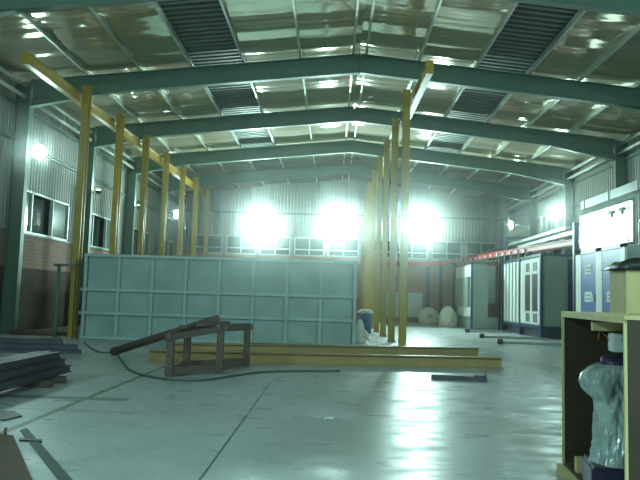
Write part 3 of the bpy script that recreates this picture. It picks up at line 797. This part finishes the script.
for ya in (.55, 1.75):
    mb = MB(); mb.bb(x0 - .005, x0 + .01, y0_ + ya, y0_ + ya + .8, 1.25, 3.05)
    for v in mb.bm.verts: v.co -= t.location
    mb.build('dark_slot', 'dark', wp)
    for zz in (.72, 3.2):
        for kk in range(3):
            mb = MB(); mb.bb(x0 - .005, x0 + .01, y0_ + ya + .1 + .22 * kk, y0_ + ya + .2 + .22 * kk, zz, zz + .42)
            for v in mb.bm.verts: v.co -= t.location
            mb.build('vent_slit', 'dark', wp)
for i in range(5):
    ya = ym + .15 + i * .65
    mb = MB(); mb.bb(x0 - .03, x0 + .06, ya, ya + .36, .62, h - .2, .01); mb.build('fin', 'white', t, True)
mb = MB(); mb.bb(x0 + .2, x0 + 1.25, y0_ - .01, y0_ + .05, .62, h - .25, .005); mb.build('front_panel', 'grey', t, True)
mb = MB(); mb.bb(x0 + 1.28, x1 - .1, y0_ - .005, y0_ + .05, .62, h - .25, .005); mb.build('dark_front_panel', 'dark', t, True)

x0, x1, y0_, y1_, h = 8.10, 9.75, 38.6, 43.8, 3.9
t = cabinet('farther grey oven cabinet with open side bay and thin blue posts', x0, x1, y0_, y1_, h, 0)
mb = MB(); mb.bb(x0 + .08, x0 + .95, y0_ + .05, y1_, .75, h - .1); mb.build('body', 'grey', t, True)
mb = MB(); mb.bb(x0 + .95, x1, y0_ + 1.2, y1_, .3, h - .1); mb.build('inner_body', 'lgrey', t, True)
mb = MB(); mb.bb(x0 + .95, x1, y0_ + .2, y0_ + 1.1, .75, 1.55); mb.build('control_chest', 'board2', t, True)
mb = MB(); mb.bb(x0 + .1, x1, y0_ + .1, y1_, 0.0, .75); mb.build('plinth', 'grey', t, True)
for y in (y0_, y1_ - .1):
    for x in (x0, x1 - .05):
        mb = MB(); mb.bb(x - .06, x + .06, y - .06, y + .06, 0, h); mb.build('frame_post', 'dblue', t, True)
mb = MB(); mb.bb(x0 - .02, x0 + .08, y0_ + .2, y1_ - 1.0, .75, 1.3); mb.bb(x0 - .02, x0 + .08, y0_ + .2, y1_ - .2, 3.1, h - .1); mb.build('side_panel', 'white', t, True)
mb = MB(); mb.bb(x0 - .05, x0 + .08, y0_ + 1.0, y1_ - .2, 1.3, 3.1); mb.build('grey_side_panel', 'grey', t, True)

# gantries, conveyor rail
def gantry(y, xa, xb, zt, label):
    t = thing('gantry', label, 'gantry', ((xa + xb) / 2, y, 0), 0, 'dark conveyor gantries'); d = (xb - xa) / 2
    for s in (-1, 1):
        mb = MB(); mb.bb(s * d - .09, s * d + .09, -.09, .09, 0, zt); mb.build('post', 'dblue', t)
    mb = MB(); mb.bb(-d - .09, d + .09, -.09, .09, zt, zt + .16); mb.build('crossbar', 'dblue', t)
gantry(28.3, 10.33, 12.3, 4.95, 'dark blue gantry over the conveyor beside the blue doors')
gantry(38.45, 10.02, 12.2, 5.3, 'dark blue gantry over the conveyor between the two cabinets')
t = thing('conveyor_rail', 'red overhead conveyor rail above the cabinets, turning along the back wall', 'conveyor', (9.6, 38, 4.4))
RA, RB = Vector((10.62, 28.45, 4.36)), Vector((7.9, 48.2, 4.36))
mb = MB(); mb.ibeam(RA, RB, .26, .16, .03, .04); mb.build('long_rail', 'red', t, True)
mb = MB(); mb.ibeam((7.97, 48.2, 4.32), (2.9, 48.2, 4.12), .34, .16, .03, .04); mb.build('cross_rail', 'red', t, True)
mb = MB(); mb.ibeam(RA + Vector((.5, 0, -.06)), RA.lerp(RB, .3) + Vector((.5, 0, -.06)), .16, .12, .03, .04); mb.build('return_rail', 'red', t, True)
for x, y in ((7.9, 48.2), (5.4, 48.2), (3.2, 48.2)):
    mb = MB(); mb.bb(x - .07, x + .07, y - .07, y + .07, 0, 4.0); mb.build('support_post', 'dblue', t, True)
hk = thing('conveyor_hook', 'white carrier hook hanging on the red conveyor rail', 'hook', tuple(RA.lerp(RB, .28) + Vector((0, 0, -.13))), 0, 'white hooks on the red rail')
mb = MB(); mb.bb(-.06, .06, -.10, .10, -.02, .0); mb.bb(-.11, .11, -.10, .10, -.02, .16); mb.build('trolley', 'white', hk)
mb = MB(); mb.tube([(0, 0, -.02), (0, 0, -.18), (0, .06, -.24), (0, .10, -.18)], .015, 6); mb.build('hook', 'alu', hk)
for i in range(1, 13): dup(hk, RA.lerp(RB, .28 + .045 * i) + Vector((0, 0, -.13)))
# leaning white tube and pipes near the wall
a, b = at(447, 267, 47.6), at(457, 258, 47.6); c = (a + b) / 2
mb = MB(); mb.tube([a - c, b - c], .07, 8); o = mb.build('white_brace', 'white'); o.location = c; tag(o, 'short white diagonal brace on the red cross rail', 'brace')
for i, px in enumerate((541, 546.5, 552, 556.5)):
    q = at(px, 224, 38.0 - .02 * i); mb = MB(); mb.tube([(0, 0, -.85), (0, 0, .75)], .09, 10); o = mb.build('vent_pipe', 'galv'); o.location = (q.x, q.y, q.z - .3)
    tag(o, 'pale upright pipe under the starry right lamp, %s from the left' % ['first', 'second', 'third', 'fourth'][i], 'pipe', 'upright pipes under the right lamp')

# ------------------------------------------------------------------ far floor items
def sack(px, py, w, h, label, d=None):
    g = gnd(px, py); t = thing('sack', label, 'sack', (g.x, g.y + w * .4, 0), 0, 'white sacks on the far floor')
    mb = MB(); rnd = random.Random(px)
    a1, a2 = rnd.random() * 6, rnd.random() * 6
    prof = [(w * .46, 0), (w * .5, h * .12), (w * .5, h * .35), (w * .44, h * .6), (w * .33, h * .82), (w * .18, h * .96), (w * .05, h)]
    pf = []
    for i in range(len(prof) - 1):
        for k in range(3): f = k / 3; pf.append((prof[i][0] * (1 - f) + prof[i + 1][0] * f, prof[i][1] * (1 - f) + prof[i + 1][1] * f))
    pf.append(prof[-1])
    mb.lathe(pf, (0, 0, 0), 40, lambda a, z: 1 + .06 * math.sin(3 * a + a1 + 3 * z) + .04 * math.sin(7 * a + a2 - 4 * z)); mb.build('bag', 'sack', t)
    if d:
        mb = MB(); mb.lathe([(.22, 0), (.20, .05), (.10, .08)], (0, 0, 0), 16)
        for v in mb.bm.verts: v.co = Vector((v.co.x, -v.co.z - w * .42, v.co.y + h * .42))
        mb.build('dark_patch', 'grey', t)
sack(430, 324, 1.55, 1.15, 'white domed sack with a dark round patch on the far floor', True)
sack(449, 327, 1.15, 1.30, 'taller white sack standing beside the far cabinet')
g = gnd(369, 333)
t = thing('drum', 'blue drum standing between the tank and the right post row', 'drum', (1.62, g.y, 0))
mb = MB(); mb.lathe([(.27, 0), (.29, .03), (.29, .28), (.305, .30), (.29, .32), (.29, .58), (.305, .60), (.29, .62), (.29, .86), (.27, .90)], (0, 0, 0), 28); mb.build('barrel', 'bluedrum', t)
mb = MB(); mb.lathe([(.05, .90), (.05, .925)], (.12, -.1, 0), 12); mb.build('bung', 'black', t)
mb = MB(); mb.lathe([(.34, 0), (.37, .04), (.33, .10), (.22, .17), (.08, .2)], (0, 0, 0), 30, lambda a, z: 1 + .12 * math.sin(5 * a) + .08 * math.sin(9 * a + 20 * z)); o = mb.build('white_sheet', 'sack'); o.location = (1.62, g.y, .93)
tag(o, 'crumpled white sheet lying on top of the blue drum', 'sheet')
for i, (px, py, w, h, lb) in enumerate([(359.5, 343, .40, .85, 'pale grey bag leaning near the tank corner'), (364, 339, .42, .36, 'low pale bag in front of the blue drum'), (383, 328, .45, .35, 'small pale bag beside the third right post')]):
    gg = gnd(px, py); sack(px, py, w, h, lb)
# white board at the back wall
q0, q1 = at(386, 292, 49.6), at(422, 316, 49.6)
t = thing('white_board', 'large white board standing against the brick back wall', 'board', ((q0.x + q1.x) / 2, 49.65, 0))
w2 = (q1.x - q0.x) / 2
mb = MB(); mb.bb(-w2, w2, -.03, .03, .35, q0.z, .004); mb.build('sheet', 'white', t)
for x in (-w2 + .15, w2 - .15):
    mb = MB(); mb.bb(x - .05, x + .05, -.05, .05, 0, .35); mb.build('foot', 'grey', t)
for i, px in enumerate((428, 441, 455)):
    q = at(px, 290, 49.6); mb = MB(); mb.ibeam((0, 0, 0), (0, 0, 4.6), .2, .2, .02, .02, up=(0, 1, 0)); o = mb.build('wall_post', 'dblue'); o.location = (q.x, 49.7, 0)
    tag(o, 'bluish steel post against the brick back wall, %s from the white board' % ['first', 'second', 'third'][i], 'post', 'posts on the brick back wall')

# ------------------------------------------------------------------ world, added haze, colour management
w = bpy.data.worlds.new('night'); bpy.context.scene.world = w; w.use_nodes = True
wn_, wl = w.node_tree.nodes, w.node_tree.links
wn_['Background'].inputs['Color'].default_value = (.01, .015, .016, 1); wn_['Background'].inputs['Strength'].default_value = 1.0
GLOW_HAZE = 0.0039  # scatter volume added to stand in for lens bloom round the lamps
if GLOW_HAZE:
    vs = wn_.new('ShaderNodeVolumeScatter'); vs.inputs['Color'].default_value = (.93, 1, .98, 1); vs.inputs['Density'].default_value = GLOW_HAZE; vs.inputs['Anisotropy'].default_value = .965
    wl.new(vs.outputs['Volume'], wn_['World Output'].inputs['Volume'])
sc = bpy.context.scene
sc.view_settings.view_transform = 'Standard'; sc.view_settings.look = 'None'; sc.view_settings.exposure = 0.15; sc.view_settings.gamma = 1.0
sc.view_settings.use_curve_mapping = False
sc.cycles.max_bounces = 6; sc.cycles.diffuse_bounces = 4; sc.cycles.glossy_bounces = 4; sc.cycles.volume_bounces = 0
sc.cycles.sample_clamp_indirect = 20.0
